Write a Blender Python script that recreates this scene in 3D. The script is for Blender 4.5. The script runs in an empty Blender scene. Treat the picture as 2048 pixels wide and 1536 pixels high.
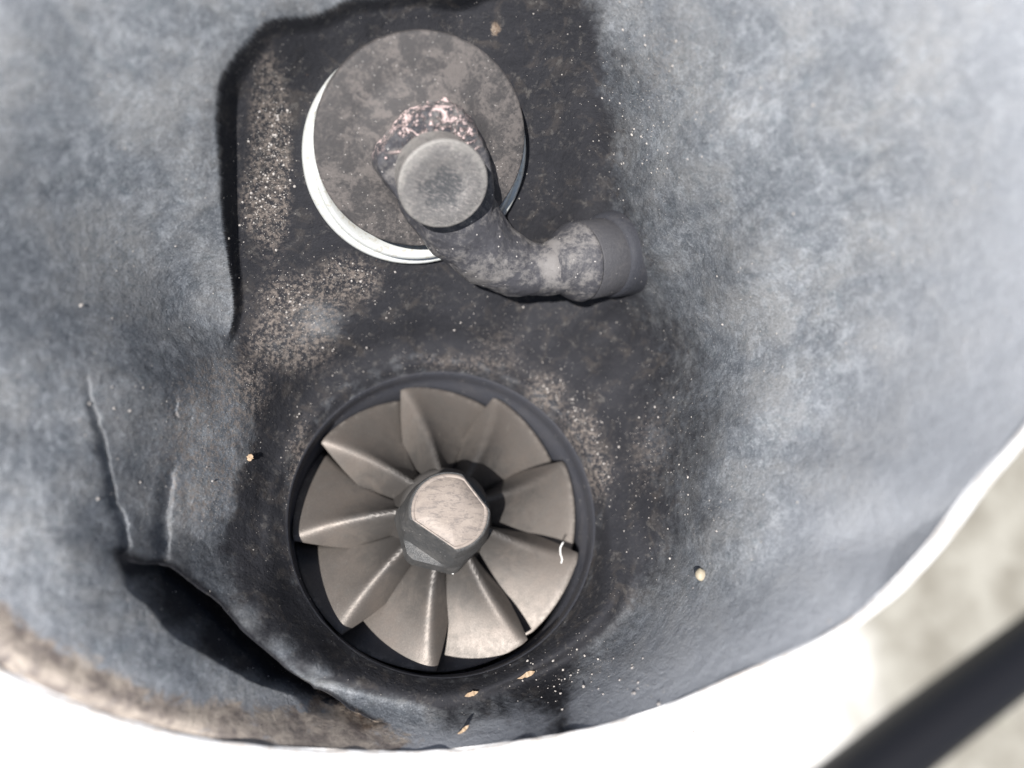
import bpy, bmesh, math, random
import numpy as np
from mathutils import Vector, Matrix, Quaternion
random.seed(7); rng = np.random.default_rng(7)
SC = bpy.context.scene
SC.unit_settings.system = 'METRIC'; SC.unit_settings.scale_length = 0.01      # 1 unit = 1 cm
COL = SC.collection

# ------------------------------------------------------------------ camera
# The outlet's axis is world Z; the wheel's exducer tips lie in z = 0.
F = 1480.0
def _n(v): v = np.asarray(v, float); return v/np.linalg.norm(v)
Zc = -_n([680-1024, -(1420-768), -F])
Xc = _n(np.array([1., 0, 0])-Zc*Zc[0]); Yc = np.cross(Zc, Xc)
M = np.array([Xc, Yc, Zc])                       # camera space -> world
def ray(px, py): return M @ np.array([(px-1024)/F, -(py-768)/F, -1.0])
CAM = -ray(874, 1058)*13.0 - np.array([.0819, .1977, 0])
cam = bpy.data.cameras.new('camera'); co = bpy.data.objects.new('camera', cam); COL.objects.link(co)
co.matrix_world = Matrix([[*M[0], CAM[0]], [*M[1], CAM[1]], [*M[2], CAM[2]], [0, 0, 0, 1]])
cam.sensor_width = 72; cam.lens = F/2048*72; cam.clip_start = .05; cam.clip_end = 2000
cam.dof.use_dof = True; cam.dof.focus_distance = 11.6; cam.dof.aperture_fstop = .177
SC.camera = co

# ------------------------------------------------------------------ daylight
sun_to = -_n(ray(1245, 745))                     # direction towards the sun
elev = math.asin(sun_to[2]); azim = math.atan2(sun_to[0], sun_to[1])
W = bpy.data.worlds.new("World"); SC.world = W; W.use_nodes = True
nt = W.node_tree; bg = nt.nodes['Background']
sky = nt.nodes.new('ShaderNodeTexSky'); sky.sky_type = 'NISHITA'; sky.sun_disc = False
sky.sun_elevation = elev; sky.sun_rotation = azim
nt.links.new(sky.outputs[0], bg.inputs[0]); bg.inputs[1].default_value = .05
sl = bpy.data.lights.new('sun', 'SUN'); sl.energy = 5.0; sl.angle = math.radians(.5); sl.color = (1, .965, .93)
so = bpy.data.objects.new('sun', sl); COL.objects.link(so); so.location = (0, 0, 60)
so.rotation_euler = Vector(sun_to).to_track_quat('Z', 'Y').to_euler()
SC.view_settings.view_transform = 'Standard'; SC.view_settings.look = 'None'
SC.view_settings.gamma = 1; SC.view_settings.exposure = .62
SC.cycles.use_denoising = True
SC.cycles.max_bounces = 5; SC.cycles.diffuse_bounces = 1

# ------------------------------------------------------------------ helpers
def at(px, py, z):                               # the point of height z seen at a pixel of the photograph
    v = ray(px, py); return CAM + v*((z-CAM[2])/v[2])
_a = _n([480-1024, 280+768, -F]); NW = M @ (-_a)    # normal of the tilted wastegate pad
_P0 = at(700, 600, 1.7)
def pad(px, py, off=0.0):                        # point seen at a pixel, off cm above the pad
    v = ray(px, py); return CAM + v*((((_P0-CAM) @ NW)+off)/(v @ NW))
def sm(x, a, b):
    t = np.clip((x-a)/(b-a), 0, 1); return t*t*(3-2*t)
def tag(o, **k):
    for a, b in k.items(): o['category' if a == 'cat' else a] = b
    return o
def link(name, me, m=None, parent=None, smooth=True):
    o = bpy.data.objects.new(name, me); COL.objects.link(o)
    if m: me.materials.append(m)
    if parent: o.parent = parent
    if smooth: me.shade_smooth()
    return o
def empty(name, loc=(0, 0, 0), **k):
    o = bpy.data.objects.new(name, None); COL.objects.link(o); o.location = loc
    o.empty_display_size = .5
    return tag(o, **k)
def pymesh(name, V, Fc):
    me = bpy.data.meshes.new(name); me.from_pydata([tuple(map(float, v)) for v in V], [], Fc); me.update(); return me
def gridmesh(name, V, nu, nv, close=True, flip=False):
    """V: (nv, nu, 3)"""
    me = bpy.data.meshes.new(name); me.vertices.add(nu*nv); me.vertices.foreach_set('co', V.astype(np.float32).ravel())
    mu = nu if close else nu-1
    i = np.arange(mu)[None, :]; j = np.arange(nv-1)[:, None]; i2 = (i+1) % nu
    q = np.stack([j*nu+i, j*nu+i2, (j+1)*nu+i2, (j+1)*nu+i+0*j], -1).reshape(-1, 4)
    if flip: q = q[:, ::-1]
    n = len(q); me.loops.add(4*n); me.loops.foreach_set('vertex_index', q.astype(np.int32).ravel())
    me.polygons.add(n); me.polygons.foreach_set('loop_start', np.arange(n, dtype=np.int32)*4)
    try: me.polygons.foreach_set('loop_total', np.full(n, 4, np.int32))
    except Exception: pass
    me.update(calc_edges=True); me.validate(); return me
def frame(n, origin):
    n = _n(n); e1 = _n(np.cross([0, 1, 0], n)); e2 = np.cross(n, e1)
    return Matrix([[e1[0], e2[0], n[0], origin[0]], [e1[1], e2[1], n[1], origin[1]], [e1[2], e2[2], n[2], origin[2]], [0, 0, 0, 1]])
def lathe(name, prof, m, parent=None, seg=96, radial=None, capt=True, capb=False):
    """prof: [(r, z)] bottom to top; radial(phi, r, z) may reshape it"""
    V = []
    for r, z in prof:
        for k in range(seg):
            p = 2*math.pi*k/seg; rr = radial(p, r, z) if radial else r
            V.append((rr*math.cos(p), rr*math.sin(p), z))
    Fc = [(j*seg+k, j*seg+(k+1) % seg, (j+1)*seg+(k+1) % seg, (j+1)*seg+k) for j in range(len(prof)-1) for k in range(seg)]
    if capt: Fc.append(tuple((len(prof)-1)*seg+k for k in range(seg)))
    if capb: Fc.append(tuple(seg-1-k for k in range(seg)))
    return link(name, pymesh(name, V, Fc), m, parent)
def perlin(P, seed=0):
    P = np.asarray(P, float); I = np.floor(P).astype(np.int64); f = P-I; u = f*f*f*(f*(f*6-15)+10)
    def g(dx, dy, dz):
        h = ((I[:, 0]+dx)*73856093) ^ ((I[:, 1]+dy)*19349663) ^ ((I[:, 2]+dz)*83492791) ^ (seed*2654435761 & 0xffffffff)
        h = (h ^ (h >> 13))*1274126177 & 0xffffffff; h = h ^ (h >> 16)
        a = (h & 0xffff)/65535*2*np.pi; c = ((h >> 16) & 0xffff)/65535*2-1; s = np.sqrt(1-c*c)
        return (np.cos(a)*s*(f[:, 0]-dx)+np.sin(a)*s*(f[:, 1]-dy)+c*(f[:, 2]-dz))
    def L(a, b, t): return a+(b-a)*t
    return L(L(L(g(0, 0, 0), g(1, 0, 0), u[:, 0]), L(g(0, 1, 0), g(1, 1, 0), u[:, 0]), u[:, 1]),
             L(L(g(0, 0, 1), g(1, 0, 1), u[:, 0]), L(g(0, 1, 1), g(1, 1, 1), u[:, 0]), u[:, 1]), u[:, 2])*1.6
def fbm(P, sc, octv=4, seed=0, gain=.5):
    r = 0; a = 1; P = np.asarray(P)
    for o in range(octv): r = r+a*perlin(P*sc*2**o+o*17.3, seed+o); a *= gain
    return r
def seg_dist(P, poly, vals=None, closed=False):
    """signed distance (left of the line positive) and interpolated value"""
    best = np.full(len(P), 1e9); sgn = np.ones(len(P)); val = np.zeros(len(P))
    n = len(poly)
    for i in range(n if closed else n-1):
        a = np.asarray(poly[i]); b = np.asarray(poly[(i+1) % n]); d = b-a
        t = np.clip(((P-a) @ d)/(d @ d), 0, 1); q = P-(a+t[:, None]*d); dist = np.hypot(q[:, 0], q[:, 1])
        c = d[0]*(P[:, 1]-a[1])-d[1]*(P[:, 0]-a[0]); m = dist < best
        best[m] = dist[m]; sgn[m] = np.sign(c[m]+1e-12)
        if vals is not None: val[m] = (vals[i]+(vals[(i+1) % n]-vals[i])*t)[m]
    if closed:
        ins = np.zeros(len(P), bool)
        for i in range(n):
            a = poly[i]; b = poly[(i+1) % n]
            cnd = (a[1] > P[:, 1]) != (b[1] > P[:, 1])
            with np.errstate(divide='ignore', invalid='ignore'): xi = (b[0]-a[0])*(P[:, 1]-a[1])/(b[1]-a[1]+1e-12)+a[0]
            ins ^= cnd & (P[:, 0] < xi)
        sgn = np.where(ins, 1, -1)
    return best*sgn, val
def smoothpoly(pts, n=8):
    p = np.asarray(pts, float); out = []
    for i in range(len(p)-1):
        p0 = p[max(i-1, 0)]; p1 = p[i]; p2 = p[i+1]; p3 = p[min(i+2, len(p)-1)]
        for k in range(n):
            t = k/n; out.append(.5*((2*p1)+(-p0+p2)*t+(2*p0-5*p1+4*p2-p3)*t*t+(-p0+3*p1-3*p2+p3)*t**3))
    out.append(p[-1]); return np.array(out)

# ------------------------------------------------------------------ materials
class NT:
    def __init__(s, name):
        s.m = bpy.data.materials.new(name); s.m.use_nodes = True; s.t = s.m.node_tree; s.b = s.t.nodes['Principled BSDF']
        s.co = s.t.nodes.new('ShaderNodeTexCoord').outputs['Object']
    def n(s, ty, **k):
        nd = s.t.nodes.new(ty)
        for a, b in k.items(): setattr(nd, a, b)
        return nd
    def inp(s, nd, key, v):
        i = nd.inputs[key]
        if isinstance(v, bpy.types.NodeSocket): s.t.links.new(v, i)
        else: i.default_value = v
    def noise(s, sc, det=4, rough=.6, dist=0, vec=None):
        nd = s.n('ShaderNodeTexNoise'); s.inp(nd, 'Vector', vec or s.co); s.inp(nd, 'Scale', sc); s.inp(nd, 'Detail', det)
        s.inp(nd, 'Roughness', rough); s.inp(nd, 'Distortion', dist); return nd.outputs['Fac']
    def voro(s, sc, feat='F1', out='Distance', vec=None):
        nd = s.n('ShaderNodeTexVoronoi', feature=feat); s.inp(nd, 'Vector', vec or s.co); s.inp(nd, 'Scale', sc); return nd.outputs[out]
    def math(s, op, a, b=0.0, c=None, clamp=False):
        nd = s.n('ShaderNodeMath', operation=op, use_clamp=clamp); s.inp(nd, 0, a); s.inp(nd, 1, b)
        if c is not None: s.inp(nd, 2, c)
        return nd.outputs[0]
    def ramp(s, f, a, b, lo=0.0, hi=1.0):
        nd = s.n('ShaderNodeMapRange', interpolation_type='SMOOTHSTEP'); s.inp(nd, 0, f); s.inp(nd, 1, a); s.inp(nd, 2, b); s.inp(nd, 3, lo); s.inp(nd, 4, hi)
        return nd.outputs[0]
    def mix(s, f, a, b, mode='MIX'):
        nd = s.n('ShaderNodeMix', data_type='RGBA', blend_type=mode); s.inp(nd, 0, f)
        for k, v in ((6, a), (7, b)):
            s.inp(nd, k, (*v, 1) if isinstance(v, tuple) and len(v) == 3 else v)
        return nd.outputs[2]
    def attr(s, name): 
        nd = s.n('ShaderNodeAttribute', attribute_name=name); return nd.outputs['Fac']
    def bump(s, h, dist, strength=1.0, prev=None):
        nd = s.n('ShaderNodeBump'); s.inp(nd, 'Height', h); s.inp(nd, 'Distance', dist); s.inp(nd, 'Strength', strength)
        if prev: s.inp(nd, 'Normal', prev)
        return nd.outputs[0]
    def stretch(s, v):
        nd = s.n('ShaderNodeMapping'); s.inp(nd, 'Vector', s.co); nd.inputs['Scale'].default_value = v; return nd.outputs[0]
    def done(s, col, rough=.7, normal=None, metal=0.0, spec=.5):
        for k, v in (('Base Color', col), ('Roughness', rough), ('Metallic', metal), ('Specular IOR Level', spec)):
            s.inp(s.b, k, (*v, 1) if isinstance(v, tuple) and len(v) == 3 else v)
        if normal: s.inp(s.b, 'Normal', normal)
        return s.m
def glint(s, sc, thr, density_noise=None):
    """painted glints of tiny crystals: mask from voronoi cells, only some cells"""
    nd = s.n('ShaderNodeTexVoronoi'); s.inp(nd, 'Vector', s.co); s.inp(nd, 'Scale', sc)
    d = s.ramp(nd.outputs['Distance'], .16, .30, 1, 0)
    sep = s.n('ShaderNodeSeparateColor'); s.t.links.new(nd.outputs['Color'], sep.inputs[0])
    pick = s.math('GREATER_THAN', sep.outputs[0], thr if density_noise is None else s.math('SUBTRACT', 1.0, density_noise))
    return s.math('MULTIPLY', d, pick)

def casing_material():
    s = NT('sooted_cast_iron')
    ash_and_light, rust, grit = s.attr('ash_and_light'), s.attr('rust'), s.attr('grit')
    n1 = s.noise(1.1, 5, .62, .4); n2 = s.noise(5.5, 6, .7, .3); n3 = s.noise(22, 5, .7); n4 = s.noise(2.6, 4, .6, 1.0)
    dark = s.mix(n2, (.016, .017, .021), (.038, .038, .043))
    dark = s.mix(s.ramp(n4, .5, .72, 0, .5), dark, (.075, .066, .06))
    pale = s.mix(s.ramp(n2, .3, .7), (.092, .104, .120), (.175, .19, .212))
    pale = s.mix(s.ramp(n1, .38, .68, 0, .65), pale, (.27, .27, .268))
    pale = s.mix(s.ramp(s.noise(3.3, 5, .7, 1.5), .56, .72, 0, .6), pale, (.12, .145, .165))
    cr = s.ramp(s.noise(6.0, 7, .72, .4), .50, .545); cr2 = s.ramp(s.noise(9.5, 6, .7, .3), .55, .60); zone = s.ramp(n4, .40, .60)
    pale = s.mix(s.math('MULTIPLY', s.math('MULTIPLY', cr, zone), .45), pale, (.33, .35, .375))
    pale = s.mix(s.math('MULTIPLY', cr2, .50), pale, (.115, .135, .15))
    fine = s.noise(34, 3, .85); pale = s.mix(s.ramp(fine, .54, .66, 0, .55), pale, (.40, .42, .44)); pale = s.mix(s.ramp(fine, .46, .36, 0, .55), pale, (.075, .085, .095))
    dark = s.mix(s.math('MULTIPLY', s.math('MULTIPLY', cr2, zone), .5), dark, (.11, .105, .10))
    a = s.math('ADD', ash_and_light, s.math('MULTIPLY', s.math('SUBTRACT', s.noise(7, 6, .75, .6), .5), .75))
    a = s.ramp(a, .12, .92)
    pale = s.mix(s.ramp(s.attr('open'), .62, 1.0, 0, .7), pale, (.45, .47, .51))  # near-rim brightness painted in: wall colour pales towards the rim
    col = s.mix(a, dark, pale)
    ru = s.ramp(s.math('ADD', rust, s.math('MULTIPLY', s.math('SUBTRACT', s.noise(3.0, 6, .75, .8), .5), 2.0)), .45, .85)
    rc = s.mix(s.ramp(s.noise(3.2, 5, .7, .4), .35, .65), (.15, .105, .075), (.50, .41, .32))
    col = s.mix(s.math('MULTIPLY', ru, .75), col, rc)
    g = s.math('ADD', s.math('MAXIMUM', glint(s, 19, 0, s.math('MULTIPLY', s.ramp(n1, .42, .75), .05)), glint(s, 40, 0, s.math('MULTIPLY', s.ramp(n2, .4, .7), .06))), glint(s, 30, 0, s.math('MULTIPLY', grit, .42)), clamp=True)
    g = s.math('MAXIMUM', g, s.math('MULTIPLY', s.ramp(s.noise(30, 3, .8), .56, .68), s.math('MULTIPLY', s.ramp(grit, .3, 1), .55)))
    col = s.mix(s.math('MULTIPLY', g, .85), col, (.62, .58, .54))
    col = s.mix(s.math('MULTIPLY', s.ramp(s.noise(13, 5, .8), .46, .60), s.math('MULTIPLY', s.ramp(grit, .1, .7), .75)), col, (.24, .205, .18))
    ts = s.ramp(s.noise(1.9, 3, .6), .66, .7)
    col = s.mix(s.math('MULTIPLY', s.ramp(s.noise(11, 4, .8), .66, .72), s.math('MULTIPLY', ts, .8)), col, (.42, .26, .18))
    b = s.bump(n1, .08, .5); b = s.bump(n2, .038, .5, b); b = s.bump(s.math('ADD', n3, s.math('MULTIPLY', fine, .6)), .014, .75, b); b = s.bump(g, .03, .8, b)
    return s.done(col, s.math('SUBTRACT', s.ramp(n3, .3, .7, .65, .9), s.math('MULTIPLY', a, .20)), b, 0, s.math('ADD', .16, s.math('MULTIPLY', a, .34)))

def soot_metal(name, c1, c2, patch=(.2, .18, .17), patch_amt=.5, rough=(.45, .75), glints=.04, sc=1.0, fleck=None, metal=0.0, bumpy=1.0, plo=.45, phi=.7):
    s = NT(name)
    n1 = s.noise(2.2*sc, 6, .7, .5); n2 = s.noise(14*sc, 5, .75, .2); n3 = s.noise(45*sc, 3, .7)
    col = s.mix(n2, c1, c2)
    p = s.ramp(s.math('ADD', s.math('MULTIPLY', n1, .65), s.math('MULTIPLY', n2, .35)), plo, phi, 0, patch_amt)
    col = s.mix(p, col, patch)
    g = glint(s, 26*sc, 1-glints); col = s.mix(s.math('MULTIPLY', g, .8), col, (.6, .57, .54))
    nrm = s.bump(n2, .03*bumpy, .5); nrm = s.bump(n3, .012*bumpy, .5, nrm)
    if fleck:
        f = s.math('MULTIPLY', s.ramp(s.noise(5.5, 5, .8, .8), .50, .56), s.ramp(s.attr('crust'), .2, .8))
        f2 = glint(s, 12, 0, s.math('MULTIPLY', s.attr('crust'), .5)); f = s.math('MAXIMUM', f, f2)
        col = s.mix(f, col, fleck); nrm = s.bump(f, .05, .9, nrm)
    return s.done(col, s.ramp(n2, .3, .7, *rough), nrm, metal, .28)

def blade_material():
    s = NT('heat_tinted_blade_alloy')
    n1 = s.noise(1.3, 4, .6, .3); n2 = s.noise(38, 4, .75); n3 = s.noise(7, 4, .6)
    col = s.mix(n1, (.115, .112, .106), (.20, .168, .146)); col = s.mix(s.ramp(n3, .45, .75, 0, .35), col, (.13, .128, .12))
    col = s.mix(s.ramp(n2, .4, .75, 0, .5), col, (.24, .21, .185))
    sep = s.n('ShaderNodeSeparateXYZ'); s.t.links.new(s.co, sep.inputs[0])
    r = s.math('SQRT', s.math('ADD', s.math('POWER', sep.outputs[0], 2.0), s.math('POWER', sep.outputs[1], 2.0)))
    soot = s.ramp(s.math('ADD', r, s.math('MULTIPLY', s.math('SUBTRACT', s.noise(2.6, 5, .7, .5), .5), 1.6)), .95, 1.9, .75, 0)  # shading near the hub painted as darker colour, broken by noise
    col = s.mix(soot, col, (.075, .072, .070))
    edge = s.math('MULTIPLY', s.ramp(r, 2.40, 2.52), s.ramp(s.noise(6, 5, .8), .5, .62)); col = s.mix(s.math('MULTIPLY', edge, .6), col, (.34, .31, .28))
    sc = s.ramp(s.noise(7, 6, .85, .2, s.stretch((1, .25, 1))), .62, .68, 0, .45); col = s.mix(sc, col, (.30, .275, .25))
    pit = s.ramp(s.noise(24, 3, .8), .66, .72, 0, .6); col = s.mix(pit, col, (.06, .055, .05))
    return s.done(col, s.ramp(n3, .3, .7, .46, .56), s.bump(n2, .006, .6), .45)
def face_material():
    s = NT('worn_nut_face')
    n1 = s.noise(3.5, 5, .65, .6); st = s.noise(6, 5, .75, .5, s.stretch((1.0, 2.2, 1)))
    col = s.mix(n1, (.19, .16, .145), (.42, .36, .31)); col = s.mix(s.ramp(st, .48, .62, 0, .7), col, (.17, .15, .14))
    col = s.mix(s.ramp(s.noise(11, 4, .8), .55, .75, 0, .6), col, (.46, .39, .32))
    return s.done(col, .6, s.bump(st, .012, .6), .1)
def steel_material():
    s = NT('bright_machined_steel')
    n = s.noise(3, 3, .5); col = s.mix(n, (.62, .64, .61), (.74, .76, .76))
    col = s.mix(s.ramp(s.noise(9, 6, .8), .5, .66, 0, .6), col, (.42, .37, .26))
    return s.done(col, .38, None, .25)
def ground_material():
    s = NT('pale_sunlit_ground')
    n1 = s.noise(.022, 4, .6, .6); n2 = s.noise(.1, 5, .65); n3 = s.noise(.045, 3, .5, .8)
    col = s.mix(s.ramp(n2, .3, .7), (.62, .60, .55), (.80, .79, .76))
    sep = s.n('ShaderNodeSeparateXYZ'); s.t.links.new(s.co, sep.inputs[0]); a = at(1560, 1440, -110); b = at(1780, 1400, -110); d = (b-a)[:2]; k = d/(d @ d)
    u = s.math('ADD', s.math('MULTIPLY', s.math('SUBTRACT', sep.outputs[0], float(a[0])), float(k[0])), s.math('MULTIPLY', s.math('SUBTRACT', sep.outputs[1], float(a[1])), float(k[1])))
    u = s.math('ADD', u, s.math('MULTIPLY', s.math('SUBTRACT', n1, .5), 2.2))
    stone = s.mix(s.ramp(n2, .35, .65), (.22, .205, .17), (.36, .345, .30)); stone = s.mix(s.ramp(n1, .5, .62, 0, .7), stone, (.13, .125, .095))
    col = s.mix(s.ramp(u, .0, 1.0), col, stone)
    col = s.mix(s.ramp(n3, .60, .68, 0, .7), col, (.15, .16, .09))
    return s.done(col, .9, s.bump(n2, .4, .5))
MC = casing_material()
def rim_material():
    s = NT('rim_metal_painted_glow'); n1 = s.noise(2.2, 5, .7); n2 = s.noise(12, 4, .7)  # overexposed glow along the rim painted as a pale metal colour
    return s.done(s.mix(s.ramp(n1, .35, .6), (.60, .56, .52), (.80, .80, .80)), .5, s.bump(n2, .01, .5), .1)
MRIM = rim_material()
MB = soot_metal('smooth_black_soot', (.032, .034, .042), (.05, .052, .062), (.085, .08, .08), .4, (.5, .75), .01)
MARM = soot_metal('sooted_arm_casting', (.045, .045, .052), (.075, .075, .084), (.22, .208, .20), .75, (.4, .7), .05, .7, (.66, .52, .50), plo=.46, phi=.60)
MDISC = soot_metal('stained_valve_disc', (.050, .048, .050), (.085, .080, .079), (.17, .152, .143), .75, (.45, .75), .05, 1.3, plo=.44, phi=.58)
MPIN = soot_metal('worn_pin_head', (.13, .125, .125), (.21, .2, .195), (.40, .375, .35), .7, (.4, .6), .03, 1.2)
def pin_material():
    s = NT('peened_pin_head'); sep = s.n('ShaderNodeSeparateXYZ'); s.t.links.new(s.co, sep.inputs[0])
    r = s.math('SQRT', s.math('ADD', s.math('POWER', sep.outputs[0], 2.0), s.math('POWER', s.math('ADD', sep.outputs[1], .04), 2.0)))
    n1 = s.noise(4, 6, .75, .6); n2 = s.noise(16, 5, .8, .3); rr = s.math('ADD', r, s.math('MULTIPLY', s.math('SUBTRACT', n1, .5), .75))
    col = s.mix(n2, (.12, .118, .118), (.25, .24, .232)); col = s.mix(s.ramp(rr, .20, .34, .85, 0), col, (.07, .074, .08))
    col = s.mix(s.ramp(rr, .50, .64, 0, .6), col, (.36, .345, .32)); col = s.mix(s.ramp(n2, .56, .66, 0, .6), col, (.40, .38, .36))
    st = s.noise(9, 6, .85, .3, s.stretch((1, 4, 1))); col = s.mix(s.ramp(st, .52, .60, 0, .55), col, (.40, .36, .34)); col = s.mix(s.ramp(st, .46, .38, 0, .5), col, (.06, .062, .068))
    return s.done(col, s.ramp(n2, .3, .7, .35, .6), s.bump(n2, .02, .6, s.bump(n1, .04, .5)), .2)
MBUSH = soot_metal('dull_bushing_steel', (.05, .05, .056), (.075, .075, .082), (.11, .105, .105), .5, (.45, .65), .01)
MHUB = soot_metal('dark_nut_steel', (.055, .058, .06), (.095, .095, .095), (.20, .19, .18), .5, (.3, .5), .02, 1.0, None, .2)
MBL = blade_material(); MFACE = face_material(); MSTEEL = steel_material()

# ------------------------------------------------------------------ ground
g = pymesh('ground', [(-1500, -1500, -110), (1500, -1500, -110), (1500, 1500, -110), (-1500, 1500, -110)], [(0, 1, 2, 3)])
go = link('ground', g, ground_material(), None, False); tag(go, kind='structure')

# ------------------------------------------------------------------ turbine housing
HOUSING = empty('turbine_housing', (0, 0, 0), label='soot covered cast iron turbine housing seen into its open outlet', cat='turbo housing')
# The inner surface is a height field over the plane of the outlet flange (square to the line of sight), between the
# wheel bore's lip and the rim.  MT turns world points into that plane's frame.
C0 = np.array([.04, .0]); R0 = 2.655; ZL = .42
MT = M.T
def toF(P): return (np.atleast_2d(P)-CAM) @ MT.T
def toW(P): return np.asarray(P) @ MT + CAM
def atd(px, py, d): return CAM + ray(px, py)*d      # the point d cm deep at a pixel of the photograph
RIM = [(0, 1330, 8.3), (220, 1425, 8.8), (430, 1478, 9.4), (640, 1496, 10.0), (850, 1500, 10.4), (1100, 1470, 10.2), (1300, 1420, 9.8), (1500, 1335, 9.1), (1700, 1235, 8.5), (1850, 1090, 8.0),
       (1950, 960, 7.7), (2048, 850, 7.5), (2300, 350, 7.0), (2400, -300, 6.8), (1700, -750, 7.0), (800, -900, 7.2), (0, -800, 7.2), (-500, -100, 7.3), (-450, 700, 7.6), (-200, 1180, 8.0)]
LIPF = toF([[R0*math.cos(t)+C0[0], R0*math.sin(t)+C0[1], ZL] for t in np.arange(72)*math.pi/36])
LC = LIPF[:, :2].mean(0)
def _tab(P): 
    q = P[:, :2]-LC; t = np.arctan2(q[:, 1], q[:, 0]); o = np.argsort(t); return t[o], np.hypot(q[:, 0], q[:, 1])[o], P[o, 2]
_rt, _rr, _rz = _tab(toF([atd(*p) for p in RIM])); _lt, _lr, _lz = _tab(LIPF)
def _per(tq, xk, yk):                              # periodic smooth interpolation
    x = np.r_[xk[-3:]-2*np.pi, xk, xk[:3]+2*np.pi]; y = np.r_[yk[-3:], yk, yk[:3]]
    m = np.gradient(y, x); t = (np.asarray(tq)+np.pi) % (2*np.pi)-np.pi
    i = np.clip(np.searchsorted(x, t)-1, 0, len(x)-2); h = x[i+1]-x[i]; u = (t-x[i])/h
    return (2*u**3-3*u**2+1)*y[i]+(u**3-2*u**2+u)*h*m[i]+(-2*u**3+3*u**2)*y[i+1]+(u**3-u**2)*h*m[i+1]
def rim_r(t): return _per(t, _rt, _rr)
def rim_z(t): return _per(t, _rt, _rz)
def lip_r(t): return _per(t, _lt, _lr)
def lip_z(t): return _per(t, _lt, _lz)
def to_tv(p):                                      # p in the flange frame
    q = np.atleast_2d(p)[:, :2]-LC; t = np.arctan2(q[:, 1], q[:, 0]); l = lip_r(t)
    return t, (np.hypot(q[:, 0], q[:, 1])-l)/(rim_r(t)-l)
NWF = NW @ M
# edge of the raised ledge left of the wastegate: pixel, height off the pad
EDGE = [(492, 800, 0.0), (484, 720, .02), (478, 660, .11), (470, 600, .20), (461, 520, .27), (453, 420, .33), (449, 320, .37), (452, 240, .36), (468, 175, .30), (502, 122, .24),
        (560, 82, .20), (640, 48, .18), (720, 18, .17), (820, -8, .15), (940, -30, .3), (1100, -50, .1), (1250, -60, 0)]
ew = toF([pad(x, y, o) for x, y, o in EDGE])[:, :2]; ev = np.array([o/NWF[2] for *_, o in EDGE])
ee = smoothpoly(np.c_[ew, ev], 5); EW = ee[:, :2]; EV = ee[:, 2]
def step_at(P2):
    sd, val = seg_dist(P2, EW, EV)
    return sd, val*sm(sd, -.035, .03)*(1-sm(sd, .35, 2.6))
EDGE_SIGN = 1
# control points (theta, v, z) of the smooth base surface
CT = []
def ctl(p, z=None):
    p = toF(p)[0]
    th, v = to_tv(p); z = p[2] if z is None else z
    _, st = step_at(np.atleast_2d(p[:2]))
    CT.append((th[0], v[0], z-st[0]*(1-sm(v[0], .72, 1.0))))
for x, y, o in [(600, 450, 0), (560, 600, 0), (800, 540, 0), (900, 560, 0), (600, 180, 0), (760, 30, 0), (1000, 40, 0), (1120, 160, 0), (1130, 300, 0), (1120, 420, 0),
                (700, 590, 0), (840, 280, 0), (520, 350, 0), (510, 500, 0), (505, 620, 0), (900, 0, 0), (1060, 620, -.05),
                (430, 600, .24), (425, 450, .45), (415, 300, .55), (430, 160, .6), (540, 50, .6), (700, -20, .5), (250, 300, .8), (150, 100, 1.0), (0, 0, 1.2),
                (200, 500, 1.0), (0, 350, 1.5), (360, 620, .5), (330, 20, .8), (630, 120, 0), (690, 70, 0), (860, 30, 0), (560, 160, 0), (620, 240, 0), (620, 360, 0), (1060, 100, 0), (1070, 250, 0), (740, 180, 0), (960, 180, 0), (960, 400, 0), (740, 400, 0),
                (1230, 300, .1), (1210, 100, .1)]:
    ctl(pad(x, y, o))
for x, y, o in [(1256, 520, .75), (1285, 520, 1.35), (1285, 440, .95), (1285, 605, 1.0), (1235, 400, .3), (1235, 640, .2), (1360, 520, 1.7)]: ctl(pad(x, y, o))
for x, y, z in [(650, 690, 1.15), (800, 665, 1.2), (950, 660, 1.25), (1100, 690, 1.3), (1200, 760, 1.35), (1280, 640, 1.8), (1260, 900, 1.3), (1270, 1050, 1.3), (1230, 1200, 1.3),
                (1340, 700, 2.1), (1340, 900, 1.8), (1350, 1100, 1.7), (1290, 1250, 1.5), (520, 760, 1.4), (500, 850, 1.3), (440, 760, 1.7), (400, 880, 1.8), (470, 980, 1.35), (410, 1050, 1.55),
                (350, 1080, 1.7), (420, 1180, 1.5), (530, 1200, 1.1), (640, 1310, 1.0), (520, 1290, 1.35)]:
    ctl(at(x, y, z))
for x, y, d in [(1400, 300, 10.1), (1550, 150, 9.5), (1850, 200, 8.4), (2048, 0, 7.7), (1500, 520, 10.2), (1650, 450, 9.7), (1900, 500, 8.6), (1350, 50, 9.9),
                (640, 1375, 11.0), (1450, 1100, 10.5), (1480, 850, 10.7), (1600, 900, 10.1), (1650, 650, 10.0), (1800, 700, 9.2), (1500, 1250, 9.65), (1700, 1080, 9.2), (1900, 850, 8.3), (1350, 1350, 10.5),
                (900, 1420, 11.2), (1100, 1400, 11.2), (760, 1420, 11.0), (900, 1470, 10.7), (1150, 1435, 10.6),
                (0, 1100, 8.6), (60, 1050, 8.8), (120, 1200, 8.7), (200, 1120, 9.1), (0, 850, 8.7), (60, 850, 9.0), (150, 950, 9.2), (200, 780, 9.6), (300, 760, 10.1), (290, 950, 10.1), (0, 650, 8.7),
                (230, 1250, 9.1), (330, 1340, 9.3), (300, 1050, 10.1)]:
    ctl(atd(x, y, d))
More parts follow.
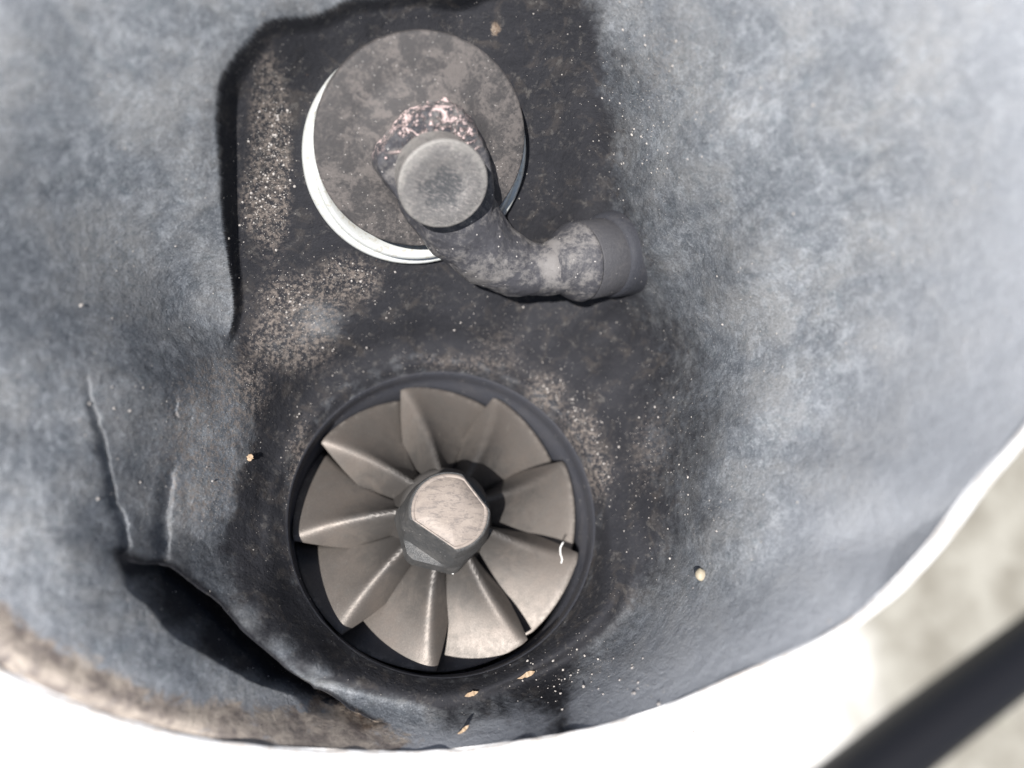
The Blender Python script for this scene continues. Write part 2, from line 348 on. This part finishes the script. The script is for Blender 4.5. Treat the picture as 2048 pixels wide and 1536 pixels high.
for k in range(40):
    t = 2*math.pi*k/40-math.pi; CT.append((t, 0, float(lip_z(t)))); CT.append((t, 1, float(rim_z(t)))); CT.append((t+.05, .05, float(lip_z(t))+.14))
CT = np.array(CT)
CT = CT[(CT[:, 1] > -.01) & (CT[:, 1] < 1.001)]
def qmap(th, v): r = 1+1.6*v; return np.c_[r*np.cos(th), r*np.sin(th)]
Q = qmap(CT[:, 0], CT[:, 1])
def U(r2): return .5*r2*np.log(r2+1e-9)
K = U(((Q[:, None]-Q[None])**2).sum(-1))+np.eye(len(Q))*.012
Pm = np.c_[np.ones(len(Q)), Q]; A = np.block([[K, Pm], [Pm.T, np.zeros((3, 3))]])
wts = np.linalg.solve(A, np.r_[CT[:, 2], 0, 0, 0])
def base_z(th, v):
    q = qmap(th, v); out = np.empty(len(q))
    for i in range(0, len(q), 20000):
        c = q[i:i+20000]; out[i:i+20000] = U(((c[:, None]-Q[None])**2).sum(-1)) @ wts[:-3]+np.c_[np.ones(len(c)), c] @ wts[-3:]
    return out
PIT_OUT = [(228, 1098, 9.2), (266, 1178, 9.15), (330, 1250, 9.25), (420, 1320, 9.5), (520, 1375, 9.8), (620, 1422, 10.2), (730, 1458, 10.3)]
PIT_IN = [(775, 1448, 10.9), (700, 1412, 10.9), (630, 1375, 11.0), (560, 1325, 11.1), (480, 1260, 11.2), (400, 1175, 11.1), (348, 1128, 11.0), (290, 1122, 10.4)]
def crease(P2, pts, w, d):
    pl = smoothpoly([toF(surf_hit(x, y))[0, :2] for x, y, _ in pts], 5); tt = np.linspace(0, 1, len(pl)); s, tv = seg_dist(P2, pl, tt); wb = fbm(np.c_[P2, P2[:, 0]*0], 3.0, 3, 61)
    return d*np.exp(-((s+.035*wb)/w)**2)*sm(tv, 0, .5)*(.55+.45*np.clip(wb*2+.5, 0, 1))
NU, NVV = 1700, 470
th = np.arange(NU)/NU*2*np.pi; vv = np.linspace(0, 1, NVV)
TH, VV = np.meshgrid(th, vv); THf, Vf = TH.ravel(), VV.ravel()
_RF = np.tile(rim_r(th), NVV); _LF = np.tile(lip_r(th), NVV)
XY = LC+(_LF+(_RF-_LF)*Vf)[:, None]*np.c_[np.cos(THf), np.sin(THf)]
# the thin-plate surface is smooth, so evaluate it on a coarse net and interpolate
cu, cv = 326, 216
TC, VC = np.meshgrid(np.linspace(0, 2*np.pi, cu), np.linspace(0, 1, cv)); ZC_ = base_z(TC.ravel(), VC.ravel()).reshape(cv, cu)
def interp(thf, vf):
    a = (thf % (2*np.pi))/(2*np.pi)*(cu-1); b = np.clip(vf, 0, 1)*(cv-1); i = np.minimum(a.astype(int), cu-2); j = np.minimum(b.astype(int), cv-2); fa, fb = a-i, b-j
    return ZC_[j, i]*(1-fa)*(1-fb)+ZC_[j, i+1]*fa*(1-fb)+ZC_[j+1, i]*(1-fa)*fb+ZC_[j+1, i+1]*fa*fb
def surf_hit(px, py):                            # where the line of sight of a pixel meets the housing surface
    ts = np.linspace(4.5, 16, 900); P = np.array([(px-1024)/F, -(py-768)/F, -1.0])*ts[:, None]; t_, v_ = to_tv(P); ok = (v_ >= 0) & (v_ <= 1)
    zz = np.full(len(P), -99.0); zz[ok] = interp(t_[ok], v_[ok]); _, s_ = step_at(P[:, :2]); zz = zz+np.where(ok, s_*(1-sm(v_, .72, 1.0)), 0)
    below = ok & (P[:, 2] < zz)
    return toW(P[np.argmax(below)]) if below.any() else atd(px, py, 11.0)
pit = [toF(surf_hit(x, y))[0, :2] for x, y, _ in PIT_OUT+PIT_IN]
def surf(thf, vf, P2):
    z = interp(thf, vf)
    sd, st = step_at(P2); z = z+st*(1-sm(vf, .72, 1.0))
    sp, _ = seg_dist(P2, pit, closed=True); si, _ = seg_dist(P2, pit[len(PIT_OUT)-1:]+pit[:1]); sp = sp+.03*fbm(np.c_[P2, P2[:, 0]*0], 1.6, 2, 91); m = sm(sp, -.02, .12)*np.where(sp > -.02, sm(np.abs(si), .0, .22), 0)
    z = z*(1-m)+np.minimum(z, -14.5+0*z)*m
    P3 = np.c_[P2, z]
    z = z-crease(P2, [(165, 690, 3.6), (195, 850, 3.7), (225, 990, 3.9), (240, 1100, 4.2)], .022, .16)
    z = z-crease(P2, [(352, 900, 2.5), (335, 980, 2.6), (325, 1050, 2.7), (318, 1125, 2.8)], .04, .18)
    z = z-crease(P2, [(352, 770, 2.3), (346, 800, 2.3), (352, 830, 2.3), (375, 835, 2.2)], .012, .07)
    gap = rim_r(thf)-lip_r(thf); dl = vf*gap; gs = sm(gap, .3, 1.6)
    z = z+gs*(.10*np.exp(-((dl-.17)/.12)**2)-.13*np.exp(-((dl-.62)/.26)**2))
    z = z+.12*np.exp(-((vf-.88)/.09)**2)*sm(gap, .4, 1.5)*(1-sm(vf, .95, 1))
    w = sm(vf, 0.0, .12)*(1-sm(vf, .75, 1.0))
    lf = sm(-P2[:, 0], 3.2, 4.4)*sm(-P2[:, 1], -1.8, .2)
    z = z+w*(.04*fbm(P3, .9, 3, 3)*(.35+.65*np.minimum(1, st*3+sm(np.abs(sd), 3, 5)))+.008*fbm(P3, 4.5, 3, 9)*(.6+lf))
    z = z+w*lf*.02*fbm(P3*np.array([2.6, .55, .55]), 1.6, 3, 21)
    return z, sd, st
z, sdE, stE = surf(THf, Vf, XY); _valE = seg_dist(XY, EW, EV)[1]
z[:NU] = lip_z(th); z[-NU:] = rim_z(th)
V0 = toW(np.c_[XY, z]).reshape(NVV, NU, 3)
wall = link('outlet_wall', gridmesh('outlet_wall', V0, NU, NVV), MC, HOUSING)
# ash and soot deposits, plus light falloff painted paler outwards and darker inwards
def ctv(pts): return np.array([(*to_tv(pad(x, y) if o is None else at(x, y, o))[0:2],) for x, y, o in pts])
recess = [(484, 712), (478, 600), (455, 420), (447, 300), (455, 200), (500, 118), (640, 48), (820, -10), (1000, -30), (1225, -20), (1262, 100), (1280, 220), (1275, 330), (1268, 400), (1290, 470), (1296, 600),
          (1385, 690), (1420, 820), (1415, 930), (1400, 1040), (1360, 1170), (1270, 1310), (1110, 1390), (900, 1415), (720, 1370), (610, 1310), (520, 1210), (470, 1090), (470, 980), (520, 860), (500, 780)]
rp = [toF(surf_hit(*p))[0, :2] for p in recess]
sr, _ = seg_dist(XY, rp, closed=True)
P3 = toW(np.c_[XY, z])
edge_n = .28*fbm(P3, 1.6, 4, 31)+.10*fbm(P3, 7, 2, 37)
gapf = np.tile(rim_r(th)-lip_r(th), NVV); edge_n = edge_n*sm(np.abs(sdE), .05, .7)*(.25+.75*sm(gapf, 1.5, 4))
rightw = sm(XY[:, 0], .7, 1.6)
ash_and_light = sm(-sr+edge_n*(1-.35*rightw), -.10-.75*rightw, .25+.25*rightw)*(.42+.58*sm(Vf, .2, .7))
ash_and_light = np.where(sdE > .02, np.maximum(ash_and_light, .66*sm(stE, .02, .14)), ash_and_light*np.where((sdE < .02) & (sdE > -1.6), 1-sm(_valE, .06, .22)*(1-sm(-sdE, .9, 1.6)), 1))  # pale tone dropped below the ledge edge, painting its shadow slit darker
for _x, _y, _r in [(385, 1110, .35), (430, 1175, .33), (490, 1240, .32), (560, 1300, .3), (630, 1350, .28), (700, 1400, .25)]:
    _c = surf_hit(_x, _y); ash_and_light = np.maximum(ash_and_light, .62*np.exp(-(np.linalg.norm(toW(np.c_[XY, z])-_c, axis=1)/_r)**2))
spit, _ = seg_dist(XY, pit, closed=True); ash_and_light = ash_and_light*(1-sm(spit, -.04, .03))-1.0*sm(spit, .0, .05)  # pit coloured black to paint in its deep shade
lipband = (1-sm(Vf, .035, .06))*sm(fbm(P3, 3.5, 4, 71), -.5, .6); ash_and_light = np.clip(ash_and_light+.30*lipband, -1, 1)
def blob(px, py, rx, ry=None, zz=None):
    c = surf_hit(px, py); ry = ry or rx
    d = np.hypot((P3[:, 0]-c[0])/rx, np.hypot(P3[:, 1]-c[1], (P3[:, 2]-c[2])*.6)/ry); return np.exp(-d*d)
grit = np.clip(blob(545, 330, .22, .9)+blob(540, 250, .2, .5)+blob(525, 410, .3, .4)+.8*blob(600, 600, .6, .3)+blob(700, 560, .5, .3)+.7*blob(600, 680, .7, .5)+.6*blob(480, 770, .5)+.5*blob(400, 900, .5, 1)
               + .8*blob(1090, 790, .4)+.9*blob(1160, 860, .3, .35)+.7*blob(1190, 950, .25, .5)+.5*blob(880, 725, .9, .15)+.6*blob(600, 900, .2, .6)+.5*blob(590, 1000, .15, .6)+.7*blob(430, 820, .5, .6)+.6*blob(410, 960, .35, .6)+.6*blob(560, 690, .5, .3)+.35*blob(1000, 700, .6)
               + .35*blob(1300, 900, .4, 1.0)+.3*blob(1200, 1330, .9, .4)+.3*blob(1320, 130, .6, .8), 0, 1)
ash_and_light = np.clip(ash_and_light+(ash_and_light > -.2)*0+.55*blob(640, 640, .5, .35)+.45*blob(430, 850, .5, .8)+.40*blob(420, 980, .35, .5)+.25*blob(560, 700, .5, .3)+.15*blob(900, 722, 1.2, .12)+.2*blob(1310, 850, .3, 1.2), -1, 1)
rim_n = fbm(P3, 1.2, 3, 51)
rust = np.clip(sm(Vf, .60, .92)*sm(-XY[:, 1], 1.6, 3.0)*sm(-XY[:, 0], .9, 2.4)*1.25+.1*rim_n, 0, 1)
rust = rust+.9*blob(990, 60, .10)+.8*blob(500, 915, .08)
for nm, a in (('open', Vf), ('ash_and_light', ash_and_light), ('rust', rust), ('grit', grit)):
    at_ = wall.data.attributes.new(nm, 'FLOAT', 'POINT'); at_.data.foreach_set('value', a.astype(np.float32))
# outlet rim: rounded lip and outer skin
NR = 400; t2 = np.arange(NR)/NR*2*np.pi; rows = []
rows_def = [(0, 0)]+[(.09-.09*math.cos(a), .09*math.sin(a)) for a in np.linspace(.15, math.pi/2, 6)]+[(.16, .085), (.22, 0), (.24, -.4), (.26, -4), (.3, -9)]
rr_, rz_ = rim_r(t2), rim_z(t2); wob = .012*np.sin(9*t2+1)+.010*np.sin(17*t2)+.008*np.sin(31*t2+2)
rim_mesh = np.array([toW(np.c_[(rr_+a+(wob if a > 0 else 0))*np.cos(t2)+LC[0], (rr_+a+(wob if a > 0 else 0))*np.sin(t2)+LC[1], rz_+b]) for a, b in rows_def])
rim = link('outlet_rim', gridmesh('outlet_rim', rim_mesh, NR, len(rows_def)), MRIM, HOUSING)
for nm, val in (('open', 1.0), ('ash_and_light', .9), ('rust', .35), ('grit', .1)):
    a_ = rim.data.attributes.new(nm, 'FLOAT', 'POINT'); a_.data.foreach_set('value', np.full(len(rim.data.vertices), val, np.float32))
# wheel bore: rounded lip then a smooth machined bore with a small step
bore = [(R0+.004, ZL-.002), (R0-.012, ZL-.012), (R0-.03, ZL-.04), (R0-.036, .2), (R0-.04, -.02), (R0-.075, -.05), (R0-.08, -.6), (R0-.07, -2.6), (R0+.6, -3.2)]
bm = np.array([[(r*math.cos(t)+C0[0], r*math.sin(t)+C0[1], zz) for t in t2] for r, zz in bore])
bo = link('wheel_bore', gridmesh('wheel_bore', bm, NR, len(bore), True, True), MB, HOUSING)
bk = lathe('back_plate', [(3.3, -3.3), (3.3, -3.1), (.6, -3.1)], MB, HOUSING, 64)

# ------------------------------------------------------------------ turbine wheel
WHEEL = empty('turbine_rotor', (0, 0, 0), label='bronze grey nine bladed turbine wheel in the round bore', cat='turbine wheel')
RW = 2.535
def blade(phi0, seed):
    nr, nd = 26, 44; V = []
    for i in range(nr):
        s = i/(nr-1); r = .70+(RW-.70)*s
        sweep = math.radians(15)*(1-s)**1.15          # the trailing edge sweeps back towards the hub
        rid = math.radians(23)*(1-s)**1.0+.014
        for j in range(nd):
            u = j/(nd-1); dl = u**1.2*.86
            zt = .52*(1-s)**1.2
            x = dl-rid
            fall = .92*(math.sqrt(max(x, 0)**2+.006)-.077) if x > 0 else 0
            lead = -3.4*(-x)**1.2 if x < 0 else 0
            fall += .34*(1-s)**.8*(1-math.exp(-max(x, 0)/.12))
            z = zt+lead-fall-7.0*max(0, dl-.70)**1.25
            phi = phi0+sweep-dl
            V.append((r*math.cos(phi), r*math.sin(phi), z))
    Fc = [(i*nd+j, i*nd+j+1, (i+1)*nd+j+1, (i+1)*nd+j) for i in range(nr-1) for j in range(nd-1)]
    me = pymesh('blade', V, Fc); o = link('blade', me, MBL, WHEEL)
    md = o.modifiers.new('thick', 'SOLIDIFY'); md.thickness = .05; md.offset = 1; md.use_even_offset = False
    bv = o.modifiers.new('soft', 'BEVEL'); bv.width = .012; bv.segments = 2; bv.limit_method = 'ANGLE'; bv.angle_limit = 1.0
    return o
tips = [(803, 780), (643, 885), (587, 1080), (683, 1267), (870, 1345), (1055, 1283), (1153, 1108), (1125, 925), (988, 797)]
for k, (px, py) in enumerate(tips):
    p = at(px, py, 0); blade(math.atan2(p[1], p[0]), k)
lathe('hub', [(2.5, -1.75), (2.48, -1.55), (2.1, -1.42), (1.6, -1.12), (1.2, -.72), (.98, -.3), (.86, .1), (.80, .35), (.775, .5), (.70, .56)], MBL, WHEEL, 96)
NX, NY = at(900, 1022, 1.62)[:2]
def flatline(p1, p2, z):
    a = at(*p1, z)[:2]-np.array([NX, NY]); b = at(*p2, z)[:2]-np.array([NX, NY]); d = _n(b-a); nn = np.array([-d[1], d[0]]); k = nn @ a
    if k < 0: nn, k = -nn, -k
    return math.atan2(nn[1], nn[0]), k
FL = [flatline((922, 945.6), (981, 1022), 1.62), flatline((822, 1040), (913, 1102), 1.62)]
def nutr(p, r, z):
    # body tapers; two flats cut down from the top, the collar below is a rounded hexagon
    for (a, k), zb in zip(FL, (1.28, .80)):
        c = math.cos(p-a)
        if c > .05:
            kk = k+max(0, 1.62-z)*(.10 if zb > 1 else .16)+(0 if z > zb else 9)
            r = min(r, kk/c)
    if z < 1.1:
        h = 1e9
        for q in range(6):
            c = math.cos(p-math.radians(18+60*q))
            if c > .1: h = min(h, (.685+.06*max(0, (1.1-z)))/c)
        r = min(r, h)
    return r
prof = [(.80, .46), (.80, .60), (.79, .72), (.775, .80), (.76, .84), (.75, .95), (.735, 1.08), (.725, 1.12), (.70, 1.25), (.69, 1.281), (.675, 1.40), (.655, 1.55), (.64, 1.60), (.622, 1.62)]
TX, TY = NX, NY
nut = lathe('hub_nut', prof, MHUB, WHEEL, 192, nutr)
nut.location = (TX*.75, TY*.75, 0)
for p in nut.data.polygons: p.use_smooth = False
# lean of the nut towards its measured face centre is tiny: shear is avoided, the whole nut is set over its mean position
nut.location = (TX, TY, 0)
face = lathe('nut_face', [(.60, 1.621), (.60, 1.628), (.555, 1.630), (.548, 1.622), (.54, 1.622), (.532, 1.631), (.2, 1.633)], MFACE, WHEEL, 192,
             lambda p, r, z: min([r]+[(k-.012-(.60-r)*.55)/math.cos(p-a) for a, k in FL if math.cos(p-a) > .05]))
face.location = (TX, TY, 0)

# ------------------------------------------------------------------ wastegate valve
VALVE = empty('wastegate_flap', tuple(pad(840, 278, 0)), label='round wastegate flap on a cranked arm above the wheel', cat='wastegate valve')
VALVE_I = Matrix.Translation(-Vector(pad(840, 278, 0)))
def place(o, Mx): o.matrix_local = (VALVE_I @ Mx) if o.parent == VALVE else Mx
seat = lathe('valve_seat', [(1.735, -.15), (1.745, .02), (1.735, .09), (1.71, .125), (1.675, .13), (1.65, .10), (1.63, .105), (1.60, .15), (1.585, .22), (1.57, .26), (1.50, .27), (1.40, .1)], MSTEEL, HOUSING, 160, None, False)
seat['label'] = 'bright bare steel ring under the flap'
seat.matrix_world = frame(NW, pad(836, 318, 0.0))
disc = lathe('valve_disc', [(1.40, .26), (1.52, .30), (1.57, .33), (1.575, .46), (1.56, .49), (1.53, .505), (1.1, .50), (.9, .53), (.86, .58), (.2, .60)], MDISC, VALVE, 160)
place(disc, frame(NW, pad(847, 294, .48)-NW*.48))
def capsule_bm(bm, a, b, ra, rb, n=20):
    a, b = Vector(a), Vector(b); d = (b-a).normalized(); L = (b-a).length
    q = d.to_track_quat('Z', 'Y').to_matrix().to_4x4()
    rings = []
    for k in range(7): t = k/6*math.pi/2; rings.append((-ra*math.cos(t), ra*math.sin(t)+1e-4))
    for k in range(7): t = k/6*math.pi/2; rings.append((L+rb*math.sin(t), rb*math.cos(t)+1e-4))
    vs = []
    for zz, r in rings:
        vs.append([bm.verts.new(Matrix.Translation(a) @ q @ Vector((r*math.cos(2*math.pi*i/n), r*math.sin(2*math.pi*i/n), zz))) for i in range(n)])
    for j in range(len(vs)-1):
        for i in range(n): bm.faces.new((vs[j][i], vs[j][(i+1) % n], vs[j+1][(i+1) % n], vs[j+1][i]))
    bm.faces.new(vs[0][::-1]); bm.faces.new(vs[-1])
def prism_bm(bm, lo, hi):
    a = [bm.verts.new(tuple(p)) for p in lo]; b = [bm.verts.new(tuple(p)) for p in hi]; n = len(a)
    for i in range(n): bm.faces.new((a[i], a[(i+1) % n], b[(i+1) % n], b[i]))
    bm.faces.new(a[::-1]); bm.faces.new(b)
abm = bmesh.new()
out = smoothpoly([(742, 335), (752, 292), (800, 240), (852, 208), (905, 204), (945, 238), (978, 300), (992, 370), (985, 430), (940, 470), (880, 480), (830, 440), (780, 385), (742, 335)], 4)[:-1]
cx_, cy_ = 872, 345
prism_bm(abm, [pad(x-6, y-10, .42) for x, y in out], [pad(cx_+(x-cx_)*.93+4, cy_+(y-cy_)*.93+6, 1.0) for x, y in out])
for a, b, ra, rb in [((880, 385, .5), (925, 450, .52), .68, .66), ((925, 450, .52), (975, 505, .58), .66, .58), ((975, 505, .58), (1030, 535, .66), .58, .50), ((1030, 535, .66), (1080, 541, .74), .50, .43),
                     ((1085, 545, .72), (1108, 537, .8), .41, .45)]:
    capsule_bm(abm, pad(*a), pad(*b), ra, rb)
ax0 = pad(1098, 533, .96); ax1 = pad(1152, 524, .78); AXD = _n(ax1-ax0)
me = bpy.data.meshes.new('arm'); bmesh.ops.recalc_face_normals(abm, faces=abm.faces); abm.to_mesh(me); abm.free()
tmp = bpy.data.objects.new('tmp_arm', me); COL.objects.link(tmp)
r_ = tmp.modifiers.new('r', 'REMESH'); r_.mode = 'VOXEL'; r_.voxel_size = .032; r_.use_smooth_shade = True
s_ = tmp.modifiers.new('s', 'SMOOTH'); s_.iterations = 9; s_.factor = .6
dg = bpy.context.evaluated_depsgraph_get(); me2 = bpy.data.meshes.new_from_object(tmp.evaluated_get(dg)); bpy.data.objects.remove(tmp)
n = len(me2.vertices); P = np.empty(n*3, np.float32); me2.vertices.foreach_get('co', P); P = P.reshape(-1, 3).astype(float)
N = np.empty(n*3, np.float32); me2.vertices.foreach_get('normal', N); N = N.reshape(-1, 3)
P = P+N*(.022*fbm(P, 2.2, 2, 5)+.008*fbm(P, 8, 2, 6))[:, None]
lump = pad(850, 280, .8); dl = np.linalg.norm(P-lump, axis=1)
crust = sm(-dl, -1.05, -.45)*sm(P[:, 1], pad(850, 330, .9)[1]-.25, pad(850, 300, .9)[1])
P = P+N*(crust*.05*np.maximum(0, fbm(P, 6, 3, 8)))[:, None]
me2.vertices.foreach_set('co', P.astype(np.float32).ravel()); me2.name = 'arm'
at_ = me2.attributes.new('crust', 'FLOAT', 'POINT'); at_.data.foreach_set('value', crust.astype(np.float32))
me2.materials.clear()
arm = link('arm', me2, MARM, VALVE); place(arm, Matrix.Identity(4)); me2.update()
# pin whose worn head shows through the arm
pc = pad(888, 371, 1.48)
def pinn(): return _n(NW*1.0+ray(888, 371)*.12/np.linalg.norm(ray(888, 371)))
pin = lathe('pin_head', [(.60, -.5), (.60, -.14), (.625, -.10), (.645, -.07), (.645, -.03), (.635, -.008), (.61, 0), (.36, -.004), (.30, -.02), (.12, -.028)], pin_material(), VALVE, 120)
place(pin, frame(pinn(), pc))
collar = lathe('shaft_collar', [(.40, -.55), (.45, -.42), (.52, -.29), (.60, -.17), (.66, -.06), (.68, .0), (.668, .025), (.3, .03)], MARM, VALVE, 96, None, True, True)
a_ = collar.data.attributes.new('crust', 'FLOAT', 'POINT')
collar.matrix_local = VALVE_I @ frame(AXD, ax1)
shaft = lathe('shaft', [(.4, -.1), (.4, 1.6)], MBUSH, VALVE, 48); shaft.matrix_local = VALVE_I @ frame(AXD, ax1)
bush = lathe('shaft_bushing', [(.3, .04), (.64, .045), (.665, .07), (.667, .6), (.66, 1.8)], MBUSH, HOUSING, 96); bush.matrix_world = frame(AXD, ax1)
bb = ax1+AXD*.62+(M[:, 1])*.03
boss = lathe('shaft_boss', [(.60, -.02), (.68, 0), (.71, .03), (.735, .08), (.75, .2), (.76, .5), (.78, .9)], MB, HOUSING, 96); boss.matrix_world = frame(AXD, bb)

# ------------------------------------------------------------------ small things lying in the housing
def rock_mesh(name, r, seed, sq=(1, 1, 1), sub=2):
    bm = bmesh.new(); bmesh.ops.create_icosphere(bm, subdivisions=sub, radius=r); rnd = random.Random(seed)
    for v in bm.verts: v.co = Vector((v.co.x*sq[0], v.co.y*sq[1], v.co.z*sq[2]))*rnd.uniform(.85, 1.12)
    me = bpy.data.meshes.new(name); bm.to_mesh(me); bm.free(); return me
def plain(name, c1, c2, rough=.6):
    s = NT(name); return s.done(s.mix(s.noise(20, 3), c1, c2), rough, s.bump(s.noise(30, 3), .01, .5))
def on_wall(px, py, h=.0):
    p = surf_hit(px, py); return p+(-ray(px, py)/np.linalg.norm(ray(px, py)))*h
MPEB = plain('tan_grit', (.30, .26, .19), (.5, .44, .33)); MFL = plain('rust_flake', (.28, .19, .12), (.46, .34, .22)); MLINT = plain('white_lint', (.8, .8, .78), (.9, .9, .88))
o = link('pebble', rock_mesh('pebble', .085, 3, (1, 1.15, .9)), MPEB); o.location = on_wall(1402, 1150, .06)
tag(o, label='small tan pebble stuck alone on the lower right housing wall', cat='pebble')
def flake(px, py, L, w, ang, lab, seed):
    rnd = random.Random(seed); c = on_wall(px, py, .05); nn = -ray(px, py); fr = frame(nn, c) @ Matrix.Rotation(ang, 4, 'Z')
    nseg = 9; lo, hi = [], []
    for k in range(nseg):
        t = k/(nseg-1)*2-1; ww = w*(1-t*t)**.5*rnd.uniform(.6, 1.2)+.006
        lo.append((t*L/2, -ww/2, rnd.uniform(-.01, .01))); hi.append((t*L/2, ww/2, rnd.uniform(-.01, .01)))
    V = lo+hi; V2 = [(x, y, z-.02) for x, y, z in V]; n = nseg
    Fc = []
    for k in range(n-1): Fc += [(k, k+1, n+k+1, n+k), (2*n+k, 3*n+k, 3*n+k+1, 2*n+k+1), (k, 2*n+k, 2*n+k+1, k+1), (n+k, n+k+1, 3*n+k+1, 3*n+k)]
    Fc += [(0, n, 3*n, 2*n), (n-1, 3*n-1, 4*n-1, 2*n-1)]
    o = link('rust_flake', pymesh('rust_flake', V2 and V+V2, Fc), MFL, None, False); o.matrix_world = fr; tag(o, label=lab, cat='flake', group='rust flakes in the housing'); return o
flake(1052, 1350, .30, .07, .35, 'long tan rust flake below the wheel, right of the smaller one', 1)
flake(943, 1388, .22, .06, .3, 'short tan rust flake below the wheel, left of the longer one', 2)
flake(500, 915, .12, .10, 1.4, 'small orange rust flake on the wall left of the wheel', 3)
flake(925, 1462, .24, .04, .7, 'pale thin flake lying by the bottom edge of the outlet', 4)
def tube(name, pts, r, m, n=8, ends=.4):
    pl = smoothpoly(pts, 6); V = []; N_ = len(pl)
    for i, p in enumerate(pl):
        d = _n(pl[min(i+1, N_-1)]-pl[max(i-1, 0)]); q = Vector(d).to_track_quat('Z', 'Y').to_matrix()
        rr = r*(ends if i in (0, N_-1) else 1)
        for k in range(n): V.append(Vector(p)+q @ Vector((rr*math.cos(2*math.pi*k/n), rr*math.sin(2*math.pi*k/n), 0)))
    Fc = [(i*n+k, i*n+(k+1) % n, (i+1)*n+(k+1) % n, (i+1)*n+k) for i in range(N_-1) for k in range(n)]+[tuple(range(n))[::-1], tuple((N_-1)*n+k for k in range(n))]
    return link(name, pymesh(name, V, Fc), m)
o = tube('lint_fibre', [at(1127, 1084, .22), at(1121, 1095, .2), at(1121, 1108, .12), at(1124, 1118, .08), at(1122, 1127, .05)], .013, MLINT)
tag(o, label='short white lint fibre lying across a right hand blade', cat='fibre')
o = link('grit_grain', rock_mesh('grit_grain', .04, 9, (1, 1.6, .8), 1), MLINT); o.location = at(905, 1142, .52); tag(o, label='single white grain at the foot of the hub nut', cat='grain')
# loose soot and ash grains
gb = bmesh.new(); cl = [(545, 330, 22, 60, 110), (540, 250, 20, 30, 30), (525, 420, 30, 35, 60), (600, 600, 45, 25, 50), (720, 560, 35, 20, 40), (650, 640, 60, 30, 40), (1090, 785, 40, 20, 40), (1160, 860, 28, 40, 45), (1195, 960, 16, 50, 30),
                        (600, 900, 14, 50, 25), (1300, 200, 60, 120, 60), (1350, 950, 60, 120, 50), (300, 800, 90, 150, 25), (1200, 1350, 90, 40, 40), (1100, 1380, 70, 30, 20), (850, 640, 150, 60, 15), (1500, 1100, 150, 120, 12), (200, 400, 130, 200, 8), (1400, 300, 120, 150, 25)]
for cx, cy, sx, sy, n_ in cl:
    for _ in range(int(n_*1.7)):
        x, y = random.gauss(cx, sx), random.gauss(cy, sy); p = surf_hit(x, y) if 0 < x < 2048 and -50 < y < 1500 else None
        if p is None: continue
        if math.hypot(x-840, y-290) < 240 or math.hypot(x-885, y-1047) < 312: continue
        r = random.uniform(.008, .02)*random.choice([.45, .6, .8, 1.0, 1.4])
        mt = Matrix.Translation(Vector(p)) @ Matrix.Rotation(random.random()*6, 4, Vector((random.random(), random.random(), 1)).normalized()) @ Matrix.Diagonal((r, r*random.uniform(.6, 1.4), r*.8, 1))
        bmesh.ops.create_icosphere(gb, subdivisions=1, radius=1, matrix=mt)
me = bpy.data.meshes.new('ash_grains'); gb.to_mesh(me); gb.free(); o = link('ash_grains', me, plain('ash_grain', (.25, .23, .22), (.6, .56, .52)), HOUSING, False); tag(o, kind='stuff')

# ------------------------------------------------------------------ black hose on the ground beyond the rim
MRUB = plain('black_rubber', (.004, .004, .006), (.009, .009, .012), .55)
h = [at(x-34, y-24, -60) for x, y in [(1600, 1700), (1720, 1610), (1860, 1500), (2000, 1395), (2140, 1290), (2350, 1130)]]
o = tube('rubber_hose', h, 3.1, MRUB, 24, 1.0); tag(o, label='out of focus black rubber hose crossing the lower right corner', cat='hose')
